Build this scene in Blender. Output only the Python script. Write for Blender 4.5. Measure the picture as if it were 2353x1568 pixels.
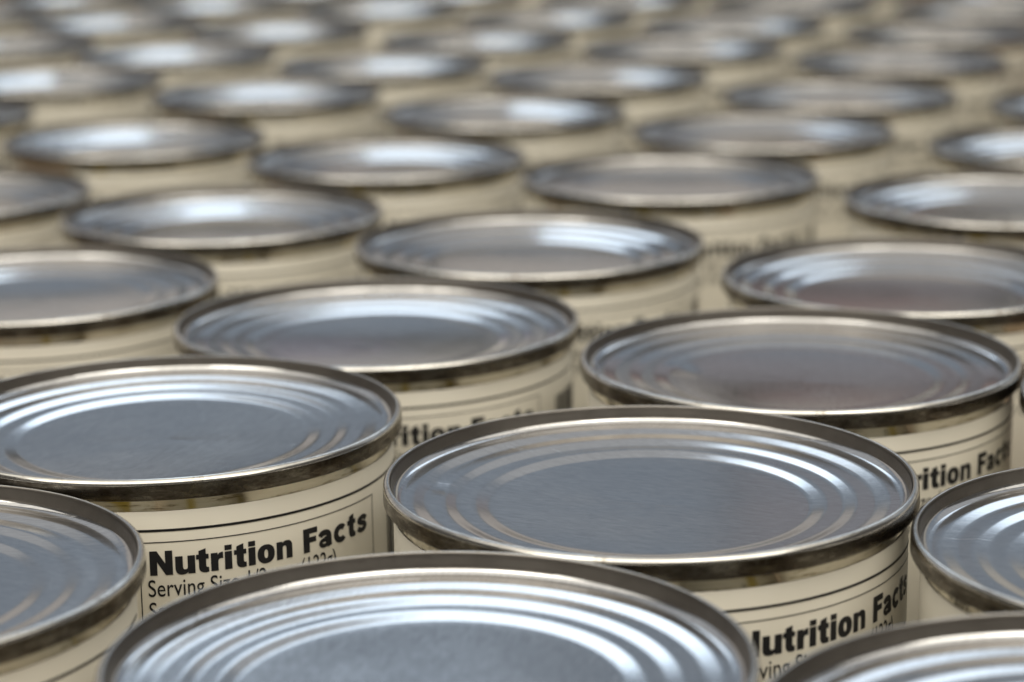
import bpy, bmesh, math, random
from mathutils import Vector

# ---------------------------------------------------------------- clear
for o in list(bpy.data.objects):
    bpy.data.objects.remove(o, do_unlink=True)
sc = bpy.context.scene
col = sc.collection
random.seed(7)
R = 0.0375            # outer radius of a can's top seam, metres
HC = 2.93             # can height in radii (110 mm)

# ---------------------------------------------------------------- camera
PITCH, ROLL, CAMH = math.radians(13.42), math.radians(-0.785), 2.581
cam_d = bpy.data.cameras.new('camera')
cam = bpy.data.objects.new('camera', cam_d)
col.objects.link(cam)
sc.camera = cam
cam_d.sensor_width = 36.0
cam_d.lens = 5367.4 / 2353.0 * 36.0
cam_d.clip_start, cam_d.clip_end = 0.01, 100.0
cam.location = (0, 0, (HC + CAMH) * R)
from mathutils import Matrix
cam.rotation_euler = (Matrix.Rotation(math.pi / 2 - PITCH, 3, 'X') @ Matrix.Rotation(ROLL, 3, 'Z')).to_euler()
cam_d.dof.use_dof = True
cam_d.dof.focus_distance = 8.85 * R
APERTURE = 0.13 * R
cam_d.dof.aperture_fstop = (cam_d.lens / 1000.0) / APERTURE
cam_d.dof.aperture_blades = 0

# ---------------------------------------------------------------- world, exposure
w = bpy.data.worlds.new('World')
sc.world = w
w.use_nodes = True
bg = w.node_tree.nodes['Background']
bg.inputs[0].default_value = (1.0, 0.93, 0.84, 1)
bg.inputs[1].default_value = 0.075
vs = sc.view_settings
vs.view_transform = 'Standard'
vs.look = 'None'
vs.exposure = 0.0
vs.gamma = 1.0
vs.use_curve_mapping = False

# ---------------------------------------------------------------- lamps
def area(name, loc, target, sx, sy, radiance, colour, spread=180):
    l = bpy.data.lights.new(name, 'AREA')
    l.shape = 'RECTANGLE'
    l.size, l.size_y = sx, sy
    l.color = colour
    l.energy = radiance * math.pi * sx * sy
    l.spread = math.radians(spread)
    o = bpy.data.objects.new(name, l)
    col.objects.link(o)
    o.location = loc
    d = Vector(target) - Vector(loc)
    o.rotation_euler = d.to_track_quat('-Z', 'Y').to_euler()
    return o
ZT = HC * R
def front(name, x0, x1, z0, z1, y, rad, colour):
    return area(name, ((x0 + x1) / 2, y, ZT + (z0 + z1) / 2), ((x0 + x1) / 2, y - 1, ZT + (z0 + z1) / 2), x1 - x0, z1 - z0, rad, colour)
# added lamps standing in for unseen surroundings mirrored in the lids, 9 m off: low warm light, cool dim band above it, daylight windows higher up (az, elevation in degrees)
def far_lamp(name, az0, az1, el0, el1, rad, colour, y=9.0):
    t = lambda a: math.tan(math.radians(a)) * (y - 0.4)
    return front(name, t(az0), t(az1), t(el0), t(el1), y, rad, colour)
WARM = (1.0, 0.92, 0.84)
far_lamp('standin_far_low', -60, -9.6, 0.5, 13.7, 0.36, WARM)
far_lamp('standin_far_low', -9.0, -1.4, 0.5, 11.0, 0.33, (1.0, 0.94, 0.86))
far_lamp('standin_far_low', -1.0, 6.2, 0.5, 13.5, 0.34, WARM)
far_lamp('standin_far_low', 6.8, 12.2, 0.5, 10.0, 0.33, (1.0, 0.95, 0.84))
far_lamp('standin_far_low', 12.6, 60, 0.5, 13.7, 0.34, (1.0, 0.94, 0.82))
far_lamp('standin_far_red', 7.0, 11.5, 10.4, 12.6, 0.17, (1.0, 0.55, 0.55))
far_lamp('standin_far_violet', -5.6, -3.6, 11.4, 13.0, 0.26, (0.75, 0.60, 1.0))
COOL = (0.60, 0.775, 1.0)
far_lamp('standin_far_cool', -20.6, 5.4, 14.9, 27, 0.215, COOL, 9.05)
far_lamp('standin_far_cool', 5.6, 12.4, 19.2, 27, 0.215, COOL, 9.05)
far_lamp('standin_far_cool', 12.6, 60, 14.9, 27, 0.215, COOL, 9.05)
far_lamp('standin_far_cool', -60, -20.8, 20.5, 27, 0.215, COOL, 9.05)
far_lamp('standin_far_dusky', 5.6, 12.4, 14.6, 19.0, 0.185, (0.92, 0.88, 1.0), 9.05)
far_lamp('standin_far_tan', -60, -20.8, 14.0, 20.2, 0.34, WARM, 9.05)
far_lamp('standin_far_upper', -60, 60, 27.3, 62, 0.33, (0.92, 0.96, 1.0), 9.1)
far_lamp('lamp_window_left', -11.5, -1.0, 25.0, 58, 1.75, (0.70, 0.85, 1.0))
far_lamp('lamp_window_right', 18, 28, 26, 56, 1.4, (0.70, 0.85, 1.0))
# broad warm light above and behind the photographer, with two brighter lamps in it
area('lamp_behind', (0.0, -1.9, 3.0), (0, 0.4, ZT), 8.0, 2.6, 2.5, (1.0, 0.94, 0.82))
area('lamp_ceiling', (0.0, 0.5, 3.6), (0, 0.5, 0), 9.0, 2.4, 0.95, (1.0, 0.95, 0.85))
area('lamp_behind_left', (-1.6, -1.5, 2.9), (0, 0.4, ZT), 1.3, 0.9, 3.2, (1.0, 0.94, 0.83))
area('lamp_behind_right', (0.9, -1.5, 3.0), (0, 0.4, ZT), 1.1, 0.8, 3.2, (1.0, 0.94, 0.83))

# ---------------------------------------------------------------- materials
def new_mat(name):
    m = bpy.data.materials.new(name)
    m.use_nodes = True
    nt = m.node_tree
    return m, nt, nt.nodes['Principled BSDF']
def N(nt, t, **kw):
    n = nt.nodes.new(t)
    for k, v in kw.items():
        setattr(n, k, v)
    return n
def mapping(nt, scale, rot=(0, 0, 0)):
    tc = N(nt, 'ShaderNodeTexCoord')
    mp = N(nt, 'ShaderNodeMapping')
    mp.inputs['Scale'].default_value = scale
    mp.inputs['Rotation'].default_value = rot
    nt.links.new(tc.outputs['Object'], mp.inputs['Vector'])
    return mp
def noise(nt, vec, scale, detail=4, rough=0.6):
    n = N(nt, 'ShaderNodeTexNoise')
    n.inputs['Scale'].default_value = scale
    n.inputs['Detail'].default_value = detail
    n.inputs['Roughness'].default_value = rough
    nt.links.new(vec.outputs['Vector'], n.inputs['Vector'])
    return n
def ramp(nt, src, stops):
    r = N(nt, 'ShaderNodeValToRGB')
    el = r.color_ramp.elements
    while len(el) < len(stops):
        el.new(0.5)
    for e, (p, c) in zip(el, stops):
        e.position = p
        e.color = (c[0], c[1], c[2], 1) if len(c) > 2 else (c[0],) * 3 + (1,)
    nt.links.new(src, r.inputs['Fac'])
    return r
def maprange(nt, src, a, b, c, d):
    m = N(nt, 'ShaderNodeMapRange')
    for k, v in zip(('From Min', 'From Max', 'To Min', 'To Max'), (a, b, c, d)):
        m.inputs[k].default_value = v
    nt.links.new(src, m.inputs['Value'])
    return m

def tin_lid():
    m, nt, b = new_mat('tinplate_lid')
    b.inputs['Metallic'].default_value = 1
    streak = noise(nt, mapping(nt, (150, 2400, 200)), 3.2, 3, 0.65)      # fine rolling lines of the sheet
    blot = noise(nt, mapping(nt, (1, 1, 1)), 60, 4, 0.6)
    c = ramp(nt, streak.outputs['Fac'], [(0.3, (0.60, 0.60, 0.61)), (0.7, (0.82, 0.82, 0.82))])
    nt.links.new(c.outputs['Color'], b.inputs['Base Color'])
    add = N(nt, 'ShaderNodeMath', operation='ADD')
    r1 = maprange(nt, streak.outputs['Fac'], 0.3, 0.7, 0.0, 0.06)
    r2 = maprange(nt, blot.outputs['Fac'], 0.3, 0.7, 0.085, 0.125)
    nt.links.new(r1.outputs['Result'], add.inputs[0])
    nt.links.new(r2.outputs['Result'], add.inputs[1])
    scr = noise(nt, mapping(nt, (40, 1500, 200), (0, 0, 1.1)), 1.0, 2, 0.5)       # a few handling scratches across the grain
    scm = maprange(nt, scr.outputs['Fac'], 0.70, 0.76, 0.0, 0.16)
    smu = noise(nt, mapping(nt, (1, 1, 1)), 22, 3, 0.55)                           # greasy smudges
    smm = maprange(nt, smu.outputs['Fac'], 0.52, 0.72, 0.0, 0.07)
    add2 = N(nt, 'ShaderNodeMath', operation='ADD')
    add3 = N(nt, 'ShaderNodeMath', operation='ADD')
    nt.links.new(add.outputs[0], add2.inputs[0])
    nt.links.new(scm.outputs['Result'], add2.inputs[1])
    nt.links.new(add2.outputs[0], add3.inputs[0])
    nt.links.new(smm.outputs['Result'], add3.inputs[1])
    nt.links.new(add3.outputs[0], b.inputs['Roughness'])
    bump = N(nt, 'ShaderNodeBump')
    bump.inputs['Strength'].default_value = 0.10
    bump.inputs['Distance'].default_value = 0.00001
    nt.links.new(streak.outputs['Fac'], bump.inputs['Height'])
    big = noise(nt, mapping(nt, (1, 1, 0.2)), 38, 2, 0.5)             # slow waviness of the sheet
    bump2 = N(nt, 'ShaderNodeBump')
    bump2.inputs['Strength'].default_value = 0.2
    bump2.inputs['Distance'].default_value = 0.00006
    nt.links.new(big.outputs['Fac'], bump2.inputs['Height'])
    nt.links.new(bump.outputs['Normal'], bump2.inputs['Normal'])
    nt.links.new(bump2.outputs['Normal'], b.inputs['Normal'])
    return m
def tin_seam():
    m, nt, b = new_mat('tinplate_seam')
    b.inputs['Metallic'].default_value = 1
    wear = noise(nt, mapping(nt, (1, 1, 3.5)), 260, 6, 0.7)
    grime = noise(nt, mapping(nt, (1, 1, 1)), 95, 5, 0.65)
    c1 = ramp(nt, wear.outputs['Fac'], [(0.30, (0.05, 0.041, 0.032)), (0.52, (0.165, 0.15, 0.13)), (0.76, (0.40, 0.38, 0.34))])  # dark reflection of the gaps put into the base colour, over worn tin
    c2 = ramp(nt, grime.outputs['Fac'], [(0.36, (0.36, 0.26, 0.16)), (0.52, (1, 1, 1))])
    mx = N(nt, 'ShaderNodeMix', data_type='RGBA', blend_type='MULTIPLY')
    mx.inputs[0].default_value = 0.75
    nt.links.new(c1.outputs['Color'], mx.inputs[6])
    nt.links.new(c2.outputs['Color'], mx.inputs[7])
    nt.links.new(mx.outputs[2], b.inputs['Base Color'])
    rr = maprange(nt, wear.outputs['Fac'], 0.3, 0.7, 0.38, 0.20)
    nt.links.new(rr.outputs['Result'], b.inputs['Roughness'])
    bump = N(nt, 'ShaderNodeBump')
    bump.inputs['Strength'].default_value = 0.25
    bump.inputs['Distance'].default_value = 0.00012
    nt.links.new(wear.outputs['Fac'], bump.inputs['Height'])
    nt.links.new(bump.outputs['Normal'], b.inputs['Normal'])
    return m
def tin_edge():
    m, nt, b = new_mat('polished_seam_edge')
    b.inputs['Metallic'].default_value = 1
    wear = noise(nt, mapping(nt, (1, 1, 1)), 330, 5, 0.65)
    c1 = ramp(nt, wear.outputs['Fac'], [(0.28, (0.40, 0.36, 0.31)), (0.42, (0.68, 0.66, 0.62)), (0.70, (0.78, 0.765, 0.73))])
    nt.links.new(c1.outputs['Color'], b.inputs['Base Color'])
    rr = maprange(nt, wear.outputs['Fac'], 0.3, 0.7, 0.26, 0.15)
    nt.links.new(rr.outputs['Result'], b.inputs['Roughness'])
    return m
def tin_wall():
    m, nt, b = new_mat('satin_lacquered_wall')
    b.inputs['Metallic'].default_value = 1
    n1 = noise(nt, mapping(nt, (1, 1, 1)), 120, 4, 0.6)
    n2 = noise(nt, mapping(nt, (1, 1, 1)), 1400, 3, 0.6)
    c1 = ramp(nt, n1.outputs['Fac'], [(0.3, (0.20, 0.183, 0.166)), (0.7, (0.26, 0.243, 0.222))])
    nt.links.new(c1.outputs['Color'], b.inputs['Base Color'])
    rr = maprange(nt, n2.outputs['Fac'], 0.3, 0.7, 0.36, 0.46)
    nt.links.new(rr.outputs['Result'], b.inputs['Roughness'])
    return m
def tin_body():
    m, nt, b = new_mat('tinplate_body')
    b.inputs['Metallic'].default_value = 1
    sc_ = noise(nt, mapping(nt, (1, 1, 9)), 160, 5, 0.7)
    c = ramp(nt, sc_.outputs['Fac'], [(0.36, (0.28, 0.24, 0.17)), (0.46, (0.72, 0.68, 0.58)), (0.8, (0.80, 0.77, 0.68))])
    nt.links.new(c.outputs['Color'], b.inputs['Base Color'])
    b.inputs['Roughness'].default_value = 0.13
    return m
def paper():
    m, nt, b = new_mat('cream_label_paper')
    n1 = noise(nt, mapping(nt, (1, 1, 1)), 45, 4, 0.6)
    n2 = noise(nt, mapping(nt, (1, 1, 1)), 900, 3, 0.7)
    c = ramp(nt, n1.outputs['Fac'], [(0.3, (0.69, 0.655, 0.565)), (0.7, (0.725, 0.69, 0.60))])
    nt.links.new(c.outputs['Color'], b.inputs['Base Color'])
    rr = maprange(nt, n2.outputs['Fac'], 0.3, 0.7, 0.28, 0.42)
    nt.links.new(rr.outputs['Result'], b.inputs['Roughness'])
    bump = N(nt, 'ShaderNodeBump')
    bump.inputs['Strength'].default_value = 0.12
    bump.inputs['Distance'].default_value = 0.00004
    nt.links.new(n2.outputs['Fac'], bump.inputs['Height'])
    nt.links.new(bump.outputs['Normal'], b.inputs['Normal'])
    return m
def ink(name, colour):
    m, nt, b = new_mat(name)
    n1 = noise(nt, mapping(nt, (1, 1, 1)), 700, 3, 0.6)
    c = ramp(nt, n1.outputs['Fac'], [(0.3, tuple(x * 0.85 for x in colour)), (0.7, tuple(min(1, x * 1.1) for x in colour))])
    nt.links.new(c.outputs['Color'], b.inputs['Base Color'])
    b.inputs['Roughness'].default_value = 0.5
    b.inputs['Specular IOR Level'].default_value = 0.3
    return m
def board():
    m, nt, b = new_mat('brown_board')
    n1 = noise(nt, mapping(nt, (1, 40, 1)), 9, 5, 0.6)
    c = ramp(nt, n1.outputs['Fac'], [(0.3, (0.16, 0.11, 0.07)), (0.7, (0.24, 0.175, 0.115))])
    nt.links.new(c.outputs['Color'], b.inputs['Base Color'])
    b.inputs['Roughness'].default_value = 0.75
    return m
M_LID, M_SEAM, M_BODY, M_PAPER, M_EDGE, M_WALL = tin_lid(), tin_seam(), tin_body(), paper(), tin_edge(), tin_wall()
M_BLACK, M_YELLOW, M_BOARD = ink('black_ink', (0.012, 0.012, 0.014)), ink('yellow_ink', (0.46, 0.36, 0.07)), board()

# ---------------------------------------------------------------- mesh helpers
def revolve(name, prof, seg, mat, wob=0.0, smooth=True):
    """prof: list of (r, z) in can radii, outside surface, from bottom/outside to centre."""
    bm = bmesh.new()
    rings = []
    ph = [random.uniform(0, 6.28) for _ in range(4)]
    for r, z in prof:
        if r < 1e-6:
            rings.append([bm.verts.new((0, 0, z * R))])
            continue
        ring = []
        for k in range(seg):
            a = 2 * math.pi * k / seg
            d = wob * (math.sin(2 * a + ph[0]) + 0.5 * math.sin(3 * a + ph[1]) + 0.3 * math.sin(7 * a + ph[2]))
            ring.append(bm.verts.new(((r + d) * math.cos(a) * R, (r + d) * math.sin(a) * R, (z + 0.6 * d) * R)))
        rings.append(ring)
    for A, B in zip(rings, rings[1:]):
        for k in range(seg):
            k2 = (k + 1) % seg
            if len(B) == 1:
                bm.faces.new((A[k], A[k2], B[0]))
            elif len(A) == 1:
                bm.faces.new((A[0], B[k2], B[k]))
            else:
                bm.faces.new((A[k], A[k2], B[k2], B[k]))
    for f in bm.faces:
        f.smooth = smooth
    bmesh.ops.recalc_face_normals(bm, faces=bm.faces)
    me = bpy.data.meshes.new(name)
    bm.to_mesh(me)
    bm.free()
    me.materials.append(mat)
    return me

def arc(cx, cz, rx, rz, a0, a1, n):
    return [(cx + rx * math.cos(math.radians(a0 + (a1 - a0) * i / n)), cz + rz * math.sin(math.radians(a0 + (a1 - a0) * i / n))) for i in range(n + 1)]

# all z below are relative to the seam's top edge (0); the thing's origin is at the base, so +HC
def seam_mesh():
    p = [(0.958, -0.086), (0.972, -0.0865), (0.985, -0.085)]
    p += arc(0.988, -0.072, 0.012, 0.012, -70, 0, 5)
    p += [(0.9998, -0.050), (0.9998, -0.032)]
    p += arc(0.9800, -0.0240, 0.0196, 0.0240, 8, 90, 12)[:-1]
    p += arc(0.9800, -0.0100, 0.0070, 0.0100, 90, 165, 7)
    p += [(0.9725, -0.018), (0.9705, -0.028)]
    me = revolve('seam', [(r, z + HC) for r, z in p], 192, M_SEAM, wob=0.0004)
    me.materials.append(M_EDGE)
    me.materials.append(M_WALL)
    for f in me.polygons:                       # top edge rubbed bright, inside satin; side's colour holds dark gap reflection and grime
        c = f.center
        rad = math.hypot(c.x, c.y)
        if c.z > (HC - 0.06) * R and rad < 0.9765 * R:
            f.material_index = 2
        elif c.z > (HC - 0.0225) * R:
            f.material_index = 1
    return me

def smooth_profile(pts, n=5, rad=0.35):
    """round each corner of a polyline by a quadratic blend"""
    out = [pts[0]]
    for a, b, c in zip(pts, pts[1:], pts[2:]):
        p0 = (b[0] + (a[0] - b[0]) * rad, b[1] + (a[1] - b[1]) * rad)
        p2 = (b[0] + (c[0] - b[0]) * rad, b[1] + (c[1] - b[1]) * rad)
        for i in range(n + 1):
            t = i / n
            out.append(((1 - t) ** 2 * p0[0] + 2 * t * (1 - t) * b[0] + t * t * p2[0],
                        (1 - t) ** 2 * p0[1] + 2 * t * (1 - t) * b[1] + t * t * p2[1]))
    out.append(pts[-1])
    return out

def lid_mesh(sag, drop):
    wall = [(0.9705, -0.012), (0.9675, -0.030), (0.9640, -0.042)] + arc(0.921, -0.045, 0.0425, 0.031, 0, -90, 16)
    z = -0.076
    pts = [(0.921, z)]
    for (ro, ri) in ((0.893, 0.838), (0.772, 0.722), (0.659, 0.602)):
        pts.append((ro, z - 0.0008))
        z -= drop
        pts.append((ri, z))
    pts2 = pts + [(0.55, z - 0.0008)]
    prof = wall[:-1] + smooth_profile(pts2, 4, 0.22)
    z0 = prof[-1][1]
    for i in range(1, 15):
        r = 0.55 * (1 - i / 14)
        prof.append((max(r, 0), z0 - sag * (1 - (r / 0.55) ** 2)))
    me = revolve('lid', [(r, zz + HC) for r, zz in prof], 192, M_LID, wob=0.0005)
    me.materials.append(M_WALL)
    for f in me.polygons:                       # upright wall inside the seam: satin lacquer
        if f.center.z > (HC - 0.0555) * R:
            f.material_index = 1
    return me

def body_mesh():
    p = [(0.0, 0.05), (0.90, 0.05), (0.945, 0.05), (0.955, 0.006), (0.972, 0.0), (0.998, 0.010), (0.998, 0.070), (0.972, 0.080), (0.957, 0.085),
         (0.957, 1.0), (0.957, 2.0), (0.957, HC - 0.13), (0.957, HC - 0.10), (0.960, HC - 0.084)]
    return revolve('body', p, 128, M_BODY)

RL = 0.9625           # label radius
def label_mesh():
    bm = bmesh.new()
    seg = 160
    zs = [0.10, 1.0, 2.0, HC - 0.40, HC - 0.137, HC - 0.1345]
    rs = [RL, RL, RL, RL, RL, RL - 0.003]
    rings = []
    for z, r in zip(zs, rs):
        rings.append([bm.verts.new((r * math.cos(2 * math.pi * k / seg) * R, r * math.sin(2 * math.pi * k / seg) * R, z * R)) for k in range(seg)])
    for A, B in zip(rings, rings[1:]):
        for k in range(seg):
            f = bm.faces.new((A[k], A[(k + 1) % seg], B[(k + 1) % seg], B[k]))
            f.smooth = True
    me = bpy.data.meshes.new('label')
    bm.to_mesh(me)
    bm.free()
    me.materials.append(M_PAPER)
    return me

# ---- printing, wrapped on the cylinder: az in degrees, 0 = towards -Y, growing to the right
RP = RL + 0.0022
def wrap(az, z, r=RP):
    a = math.radians(az)
    return (r * math.sin(a) * R, -r * math.cos(a) * R, (HC + z) * R)
def bars_mesh(name, rects, mat):
    """rects: (az0, az1, z0, z1)"""
    bm = bmesh.new()
    for a0, a1, z0, z1 in rects:
        n = max(1, int(abs(a1 - a0) / 2.5))
        prev = None
        for i in range(n + 1):
            a = a0 + (a1 - a0) * i / n
            cur = (bm.verts.new(wrap(a, z0)), bm.verts.new(wrap(a, z1)))
            if prev:
                bm.faces.new((prev[0], cur[0], cur[1], prev[1]))
            prev = cur
    me = bpy.data.meshes.new(name)
    bm.to_mesh(me)
    bm.free()
    me.materials.append(mat)
    return me

# heavy grotesque letters, cap height 1
def q(p0, p1, p2, n=6):
    return [((1 - t) ** 2 * p0[0] + 2 * t * (1 - t) * p1[0] + t * t * p2[0], (1 - t) ** 2 * p0[1] + 2 * t * (1 - t) * p1[1] + t * t * p2[1]) for t in [i / n for i in range(n + 1)]]
def ellipse(cx, cy, rx, ry, a0=0, a1=360, n=28, sup=0.9):
    out = []
    for i in range(n if a1 - a0 >= 360 else n + 1):
        a = math.radians(a0 + (a1 - a0) * i / n)
        c, s = math.cos(a), math.sin(a)
        out.append((cx + rx * math.copysign(abs(c) ** sup, c), cy + ry * math.copysign(abs(s) ** sup, s)))
    return out
def ribbon(pts, hw, n=6, closed=False):
    """a pen stroke of half width hw along a smooth line: a list of quads (no self-crossing outline)"""
    P = []
    if closed:
        P = list(pts) + [pts[0]]
    else:
        ext = [pts[0]] + list(pts) + [pts[-1]]
        for i in range(1, len(ext) - 2):
            a, b, c, d = ext[i - 1:i + 3]
            for k in range(n):
                t = k / n
                P.append(tuple(0.5 * (2 * b[m] + (c[m] - a[m]) * t + (2 * a[m] - 5 * b[m] + 4 * c[m] - d[m]) * t * t + (3 * b[m] - a[m] - 3 * c[m] + d[m]) * t ** 3) for m in (0, 1)))
        P.append(pts[-1])
    L, Rr = [], []
    for i, p in enumerate(P):
        a, b = P[max(0, i - 1)], P[min(len(P) - 1, i + 1)]
        if closed and i in (0, len(P) - 1):
            a, b = P[-2], P[1]
        dx, dy = b[0] - a[0], b[1] - a[1]
        l = math.hypot(dx, dy) or 1
        L.append((p[0] - dy / l * hw, p[1] + dx / l * hw))
        Rr.append((p[0] + dy / l * hw, p[1] - dx / l * hw))
    return [(L[i], L[i + 1], Rr[i + 1], Rr[i]) for i in range(len(P) - 1)]
def ring(cx, cy, rx, ry, ix, iy):
    return [ellipse(cx, cy, rx, ry), ellipse(cx, cy, ix, iy)]
U = [(0, .73), (.275, .73)] + q((.275, .30), (.275, .165), (.385, .165)) + q((.385, .165), (.495, .165), (.495, .30)) + [(.495, .73), (.77, .73), (.77, 0), (.51, 0), (.51, .09)] + q((.51, .09), (.43, -.02), (.27, -.02)) + q((.27, -.02), (0, -.02), (0, .24))
GL = {   # glyph -> list of groups, each group a list of contours (outer + holes)
    'N': [[[(0, 0), (0, 1), (.275, 1), (.62, .43), (.62, 1), (.887, 1), (.887, 0), (.625, 0), (.268, .59), (.268, 0)]]],
    'F': [[[(0, 0), (0, 1), (.71, 1), (.71, .785), (.29, .785), (.29, .61), (.64, .61), (.64, .405), (.29, .405), (.29, 0)]]],
    'i': [[[(0, 0), (0, .73), (.275, .73), (.275, 0)]], [[(0, .81), (0, 1.0), (.275, 1.0), (.275, .81)]]],
    'u': [[U]],
    'n': [[[(.77 - x, .73 - y) for x, y in U]]],
    't': [[[(.11, .555), (0, .555), (0, .73), (.11, .73), (.11, .89), (.385, .97), (.385, .73), (.5, .73), (.5, .555), (.385, .555)] + q((.385, .27), (.385, .165), (.5, .175)) + [(.5, 0)] + q((.40, -.015), (.11, -.03), (.11, .22))]],
    'r': [[[(0, 0), (0, .73), (.255, .73), (.255, .60)] + q((.255, .60), (.32, .75), (.48, .745)) + [(.48, .50)] + q((.45, .505), (.275, .52), (.275, .36)) + [(.275, 0)]]],
    'o': [ring(.375, .365, .375, .388, .10, .20)],
}
PEN = {  # letters drawn with a broad pen
    'c': ribbon([(.372 + .255 * math.cos(math.radians(a)), .365 + .285 * math.sin(math.radians(a))) for a in range(42, 319, 12)], .122, 2),
    's': ribbon([(.63, .52), (.50, .625), (.34, .64), (.175, .575), (.165, .49), (.30, .41), (.45, .355), (.555, .275), (.54, .165), (.40, .09), (.24, .095), (.07, .20)], .108),
    'a': ribbon([(.085, .50), (.17, .60), (.34, .63), (.49, .59), (.57, .48), (.58, .30), (.585, .12), (.61, .0)], .125)
         + ribbon(ellipse(.30, .195, .19, .125, 0, 360, 24, 1.0), .088, closed=True) + ribbon([(.30, .37), (.42, .385), (.56, .42)], .075),
}
def glyph_mesh(name, items, mat, cap, az0, zbase, px):
    """items: (glyph, x offset, x scale) in cap units; curve fill, then wrapped round the can"""
    bm = bmesh.new()
    for g, x0, sx in items:
        for quad in PEN.get(g, ()):
            bm.faces.new([bm.verts.new(wrap(az0 + math.degrees((x0 + x * sx) * px / RL), zbase + y * cap)) for x, y in quad])
        for group in GL.get(g, ()):
            cu = bpy.data.curves.new('tmp', 'CURVE')
            cu.dimensions = '2D'
            cu.fill_mode = 'BOTH'
            cu.offset = 0.014
            for cont in group:
                sp = cu.splines.new('POLY')
                sp.points.add(len(cont) - 1)
                for pt, (x, y) in zip(sp.points, cont):
                    pt.co = (x0 + x * sx, y, 0, 1)
                sp.use_cyclic_u = True
            add_wrapped(bm, cu, cap, az0, zbase, px)
    return finish(bm, name, mat)
def add_wrapped(bm, cu, cap, az0, zbase, px):
    ob = bpy.data.objects.new('tmp', cu)
    col.objects.link(ob)
    dg = bpy.context.evaluated_depsgraph_get()
    me = bpy.data.meshes.new_from_object(ob.evaluated_get(dg))
    vm = [bm.verts.new(wrap(az0 + math.degrees(v.co.x * px / RL), zbase + v.co.y * cap)) for v in me.vertices]
    for f in me.polygons:
        try:
            bm.faces.new([vm[i] for i in f.vertices])
        except ValueError:
            pass
    bpy.data.objects.remove(ob, do_unlink=True)
    bpy.data.meshes.remove(me)
    bpy.data.curves.remove(cu)
def finish(bm, name, mat):
    c = Vector((0, 0, 0))
    for f in bm.faces:
        f.normal_update()
        m = f.calc_center_median()
        if f.normal.x * m.x + f.normal.y * m.y < 0:
            f.normal_flip()
    me = bpy.data.meshes.new(name)
    bm.to_mesh(me)
    bm.free()
    me.materials.append(mat)
    return me
def small_text_mesh(name, lines, mat, az0):
    """lines: (text, baseline z, cap height, condensing)"""
    bm = bmesh.new()
    for txt, zb, cap, cond in lines:
        cu = bpy.data.curves.new('tmp', 'FONT')
        cu.body = txt
        cu.size = 1.0
        cu.space_character = 1.02
        cu.offset = 0.004
        add_wrapped(bm, cu, cap / 0.60, az0, zb, cap / 0.60 * cond)
    return finish(bm, name, mat)

CAP = 0.0945
HEAD = [('N', 0, 1), ('u', 1.02, 1), ('t', 1.86, .97), ('r', 2.46, 1), ('i', 3.035, 1), ('t', 3.42, 1), ('i', 4.04, 1), ('o', 4.43, 1), ('n', 5.30, .93),
        ('F', 6.61, 1), ('a', 7.40, 1.05), ('c', 8.29, 1.13), ('t', 9.17, 1.08), ('s', 9.83, 1.16)]
head_me = glyph_mesh('heading', HEAD, M_BLACK, CAP, 4.4, -0.3865, CAP)
text_me = small_text_mesh('serving_text', [('Serving Size 1/2 cup (122g)', -0.472, 0.058, 0.75), ('Servings Per Container about 3.5', -0.562, 0.058, 0.75)], M_BLACK, 3.6)
frame_me = bars_mesh('frame_line', [(2.2, 67.2, -0.2585, -0.2545), (2.0, 2.25, -1.9, -0.2545), (67.15, 67.4, -1.9, -0.2545)], M_BLACK)
band_me = bars_mesh('border_line', [(-1.0, 118, -0.2145, -0.2045)], M_BLACK)
rnd = random.Random(3)
bars, a = [], 77.0
while a < 98:
    wd = rnd.choice((0.5, 0.8, 1.3, 1.8))
    bars.append((a, a + wd, -0.62, -0.30))
    a += wd + rnd.choice((0.5, 0.6, 1.0))
bar_me = bars_mesh('barcode', bars, M_BLACK)
# print added on the label's unseen side to colour neck reflections, plus visible stripe
panel_me = bars_mesh('stripe_and_added_panel', [(152, 166, -0.80, -0.18), (207, 214, -0.80, -0.18), (-49.0, -47.2, -1.9, -0.50)], M_YELLOW)
added_bars_me = bars_mesh('added_dark_print', [(172, 179, -0.50, -0.19), (188, 189.5, -0.50, -0.20), (191, 192, -0.44, -0.20), (193.5, 196, -0.44, -0.20), (198, 198.8, -0.44, -0.20), (216, 218, -0.5, -0.2)], M_BLACK)

seam_me, body_me, label_me = seam_mesh(), body_mesh(), label_mesh()
lid_mes = [lid_mesh(0.010, 0.0115), lid_mesh(0.014, 0.0120), lid_mesh(0.006, 0.0115), lid_mesh(0.013, 0.0180), lid_mesh(0.011, 0.0200), lid_mesh(0.009, 0.0190), lid_mesh(0.002, 0.0115)]

def dented(src, ang, r0, depth, st, sr):
    me = src.copy()
    a0 = math.radians(ang)
    cx, cy = r0 * math.cos(a0) * R, r0 * math.sin(a0) * R
    for v in me.vertices:
        dx, dy = v.co.x - cx, v.co.y - cy
        u = (dx * math.cos(a0 + 0.5) + dy * math.sin(a0 + 0.5)) / R / sr
        t = (-dx * math.sin(a0 + 0.5) + dy * math.cos(a0 + 0.5)) / R / st
        v.co.z -= depth * R * math.exp(-u * u - t * t)
    return me
lid_mes.append(dented(lid_mesh(0.005, 0.0142), 196, 0.80, 0.0036, 0.075, 0.04))
lid_mes.append(dented(lid_mes[1], 60, 0.55, 0.0040, 0.12, 0.05))

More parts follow.
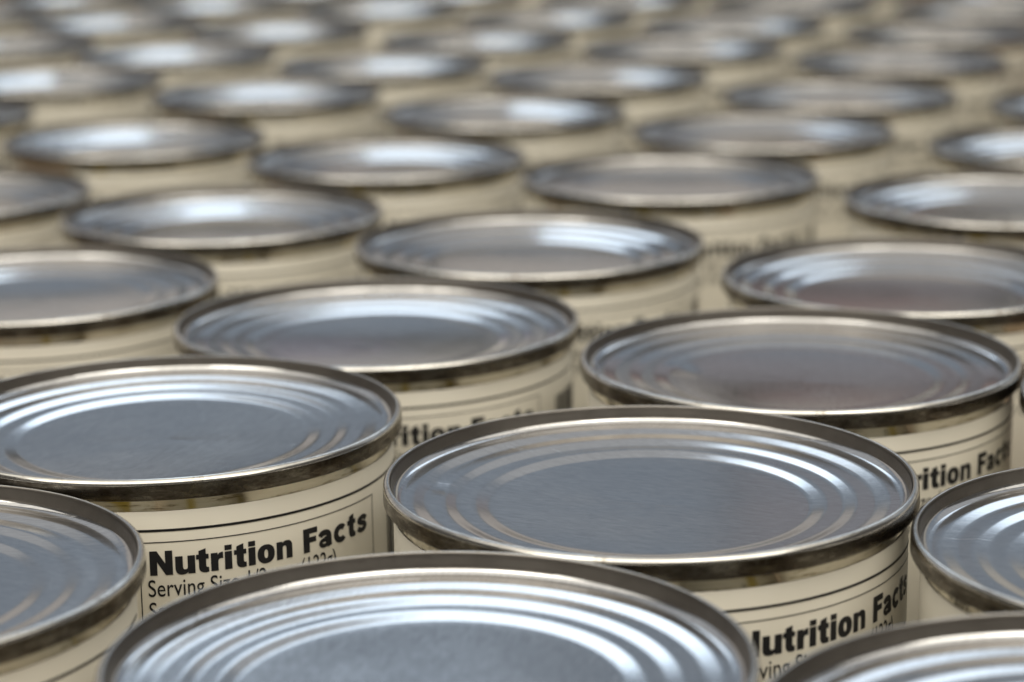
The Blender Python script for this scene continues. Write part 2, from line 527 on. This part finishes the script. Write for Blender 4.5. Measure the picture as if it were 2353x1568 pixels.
# ---------------------------------------------------------------- surface the cans stand on
def ground():
    bm = bmesh.new()
    bmesh.ops.create_grid(bm, x_segments=8, y_segments=8, size=20)
    me = bpy.data.meshes.new('table_top')
    bm.to_mesh(me)
    bm.free()
    me.materials.append(M_BOARD)
    o = bpy.data.objects.new('table_top', me)
    col.objects.link(o)
    o['kind'] = 'structure'
ground()

# ---------------------------------------------------------------- cans
# (row, place along the row): x, y, height offset in can radii
POS = {(-1, -1): (1.625, 5.955, 0.025), (-1, 0): (-0.265, 6.664, 0.018), (-1, 1): (-2.287, 7.633, 0.0), (0, -1): (2.405, 7.804, -0.023), (1, -1): (3.197, 9.66, 0.0),
       (0, 0): (0.517, 8.531, 0.021), (0, 1): (-1.474, 9.486, 0.033), (1, 0): (1.314, 10.389, 0.023),
       (1, 1): (-0.67, 11.335, 0.001), (1, 2): (-2.594, 12.364, -0.001), (2, 0): (2.139, 12.287, 0.0), (2, 1): (0.107, 13.205, 0.027),
       (2, 2): (-1.803, 14.425, -0.002), (2, 3): (-3.797, 15.314, 0.0), (3, 0): (3.117, 14.528, 0.012), (3, 1): (1.083, 15.609, 0.003),
       (3, 2): (-0.888, 16.684, -0.012), (3, 3): (-2.882, 17.843, -0.018), (3, 4): (-4.941, 19.195, 0.007), (4, 0): (4.046, 16.721, 0.0),
       (4, 1): (1.951, 17.836, -0.019), (4, 2): (-0.042, 19.156, -0.028), (4, 3): (-2.127, 20.384, -0.012), (4, 4): (-4.19, 21.411, 0.014),
       (5, 0): (4.93, 18.878, -0.005), (5, 1): (2.828, 19.93, -0.021), (5, 2): (0.811, 21.212, 0.004), (5, 3): (-1.211, 22.409, -0.002),
       (5, 4): (-3.34, 23.559, 0.003), (5, 5): (-5.38, 24.832, -0.009), (6, 0): (5.80, 21.138, -0.002), (6, 1): (3.72, 22.2, -0.005),
       (6, 2): (1.74, 23.4, 0.011), (6, 3): (-0.33, 24.5, 0.002), (6, 4): (-2.53, 25.888, -0.005), (6, 5): (-4.52, 27.052, 0.0),
       (6, 6): (-6.501, 28.209, 0.008), (7, 1): (4.536, 24.536, 0.006), (7, 2): (2.463, 25.688, 0.004), (7, 3): (0.466, 26.909, -0.013),
       (7, 4): (-1.545, 28.102, 0.014), (7, 5): (-3.625, 29.266, 0.0), (7, 6): (-5.577, 30.481, 0.0),
       (8, 1): (5.438, 26.84, 0.014), (8, 2): (3.382, 28.013, 0.008), (8, 3): (1.387, 29.132, -0.005), (8, 4): (-0.749, 30.274, 0.014),
       (8, 5): (-2.718, 31.455, -0.012), (8, 6): (-4.737, 32.693, 0.01), (9, 1): (6.253, 29.064, -0.005),
       (9, 2): (4.167, 30.213, 0.008), (9, 3): (2.19, 31.351, -0.006), (9, 4): (0.194, 32.558, 0.008), (9, 5): (-1.901, 33.759, 0.009)}
# turn of the label (degrees), its shift up (radii), turn of the lid, lid tilt (deg x, y), lid shape
SPEC = {(0, 0): (9.9, 0.0, -26, 0.3, 0.0, 7), (0, 1): (0.0, 0.0, 55, 0.7, -0.2, 2), (1, 0): (4.7, 0.0, 100, 0.1, 0.2, 8), (1, 1): (-12.1, 0.0, 20, 0.1, 0.0, 1),
        (-1, 0): (5.0, 0.0, 75, 0.0, 0.0, 6), (2, 1): (-6.0, 0.0, 140, 0.0, 0.2, 3), (3, 1): (-9.0, 0.0, 10, 0.2, 0.0, 1), (0, -1): (-24.0, 0.0, 8, 0.0, 0.2, 0),
        (-1, -1): (-20.0, 0.0, 60, 0.0, 0.0, 6), (-1, 1): (-25.0, 0.0, -20, 0.2, 0.2, 0), (1, 2): (-4.0, 0.0, 30, 0.4, 0.0, 1)}
LABEL = {
    (0, 0): 'sharp food can at centre right with brushed blue-grey lid, seen whole',
    (0, 1): 'sharp food can at left whose cream label reads Nutrition Facts in full',
    (-1, 0): 'large foreground food can cut off by the bottom edge, left of centre',
    (-1, -1): 'blurred food can in the bottom right corner, only its back rim showing',
    (-1, 1): 'food can in the bottom left corner, lid cut off by the left edge',
    (0, -1): 'food can cut off by the right edge, touching the sharp centre right can',
    (1, -1): 'sliver of a food can at the right edge beside the dark label end',
    (1, 0): 'food can directly behind the sharp centre right can, label ending dark at right',
    (1, 1): 'food can in the middle behind the full Nutrition Facts label can, lettering partly hidden',
    (1, 2): 'food can cut by the left edge behind the full Nutrition Facts label can',
    (2, 0): 'food can at the right edge, second behind the sharp centre right can',
    (2, 1): 'slightly blurred food can at picture centre with whole lid',
    (2, 2): 'blurred food can left of the picture centre can, bright patch on its back lid',
    (2, 3): 'blurred food can at the left edge with only the right third of its lid showing',
    (3, 0): 'blurred food can at the right edge with a pale patch at left of its lid',
    (3, 1): 'blurred food can right behind the picture centre can, window glint at right of its lid',
    (3, 2): 'blurred food can behind and left of picture centre, glint above its lid middle',
    (3, 3): 'blurred food can near the left edge with a wide white glint across its lid',
    (4, 0): 'blurred food can at the right edge with a bluish glint, above the other edge cans',
}
ORD = ['first', 'second', 'third', 'fourth', 'fifth', 'sixth', 'seventh', 'eighth', 'ninth', 'tenth', 'eleventh']
ROWS = {}
for k in POS:
    ROWS.setdefault(k[0], []).append(k)
for r in ROWS:
    ROWS[r].sort(key=lambda k: POS[k][0])
def auto_label(k):
    n = ROWS[k[0]].index(k)
    return '%s blurred can from the left in the %s diagonal row from the front' % (ORD[n], ORD[k[0] + 1])

def part(name, me, parent, rot=(0, 0, 0), loc=(0, 0, 0)):
    o = bpy.data.objects.new(name, me)
    col.objects.link(o)
    o.parent = parent
    o.rotation_euler = rot
    o.location = loc
    return o

rr = random.Random(11)
for k in sorted(POS):
    x, y, dz = POS[k]
    t = bpy.data.objects.new('food_can', None)
    t.empty_display_size = 0.02
    col.objects.link(t)
    t.location = (x * R, y * R, 0)
    wide = {(0, 0): 1.016, (-1, 0): 1.0, (1, 0): 1.003, (0, -1): 1.003}.get(k, 1.006)
    t.scale = (wide, wide, (HC + dz) / HC)
    t['label'] = LABEL.get(k) or auto_label(k)
    t['category'] = 'can'
    t['group'] = 'food cans standing in rows'
    sp = SPEC.get(k) or (rr.uniform(-14, 8), rr.uniform(-0.01, 0.01), rr.uniform(0, 180), rr.uniform(-0.35, 0.45), rr.uniform(-0.5, 0.5), rr.choice((3, 4, 5)))
    turn, up, lrot, tx, ty, var = sp
    spin = math.radians(rr.uniform(0, 360))
    part('body', body_me, t, (0, 0, spin))
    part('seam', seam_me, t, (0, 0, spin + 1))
    tx, ty = math.radians(tx), math.radians(ty)
    mt = Matrix.Rotation(tx, 3, 'X') @ Matrix.Rotation(ty, 3, 'Y') @ Matrix.Rotation(math.radians(lrot), 3, 'Z')
    top = Vector((0, 0, HC * R))
    part('lid', lid_mes[var], t, mt.to_euler(), top - mt @ top)
    lb = part('label', label_me, t, (0, 0, math.radians(turn)), (0, 0, up * R))
    for nm, me in (('heading', head_me), ('serving_text', text_me), ('frame_line', frame_me), ('border_line', band_me), ('barcode', bar_me), ('stripe_and_added_panel', panel_me), ('added_dark_print', added_bars_me)):
        part(nm, me, lb)

# ---------------------------------------------------------------- render
sc.render.engine = 'CYCLES'
sc.cycles.max_bounces = 14
sc.cycles.glossy_bounces = 10
sc.cycles.diffuse_bounces = 5
sc.cycles.caustics_reflective = True
sc.cycles.blur_glossy = 0.3
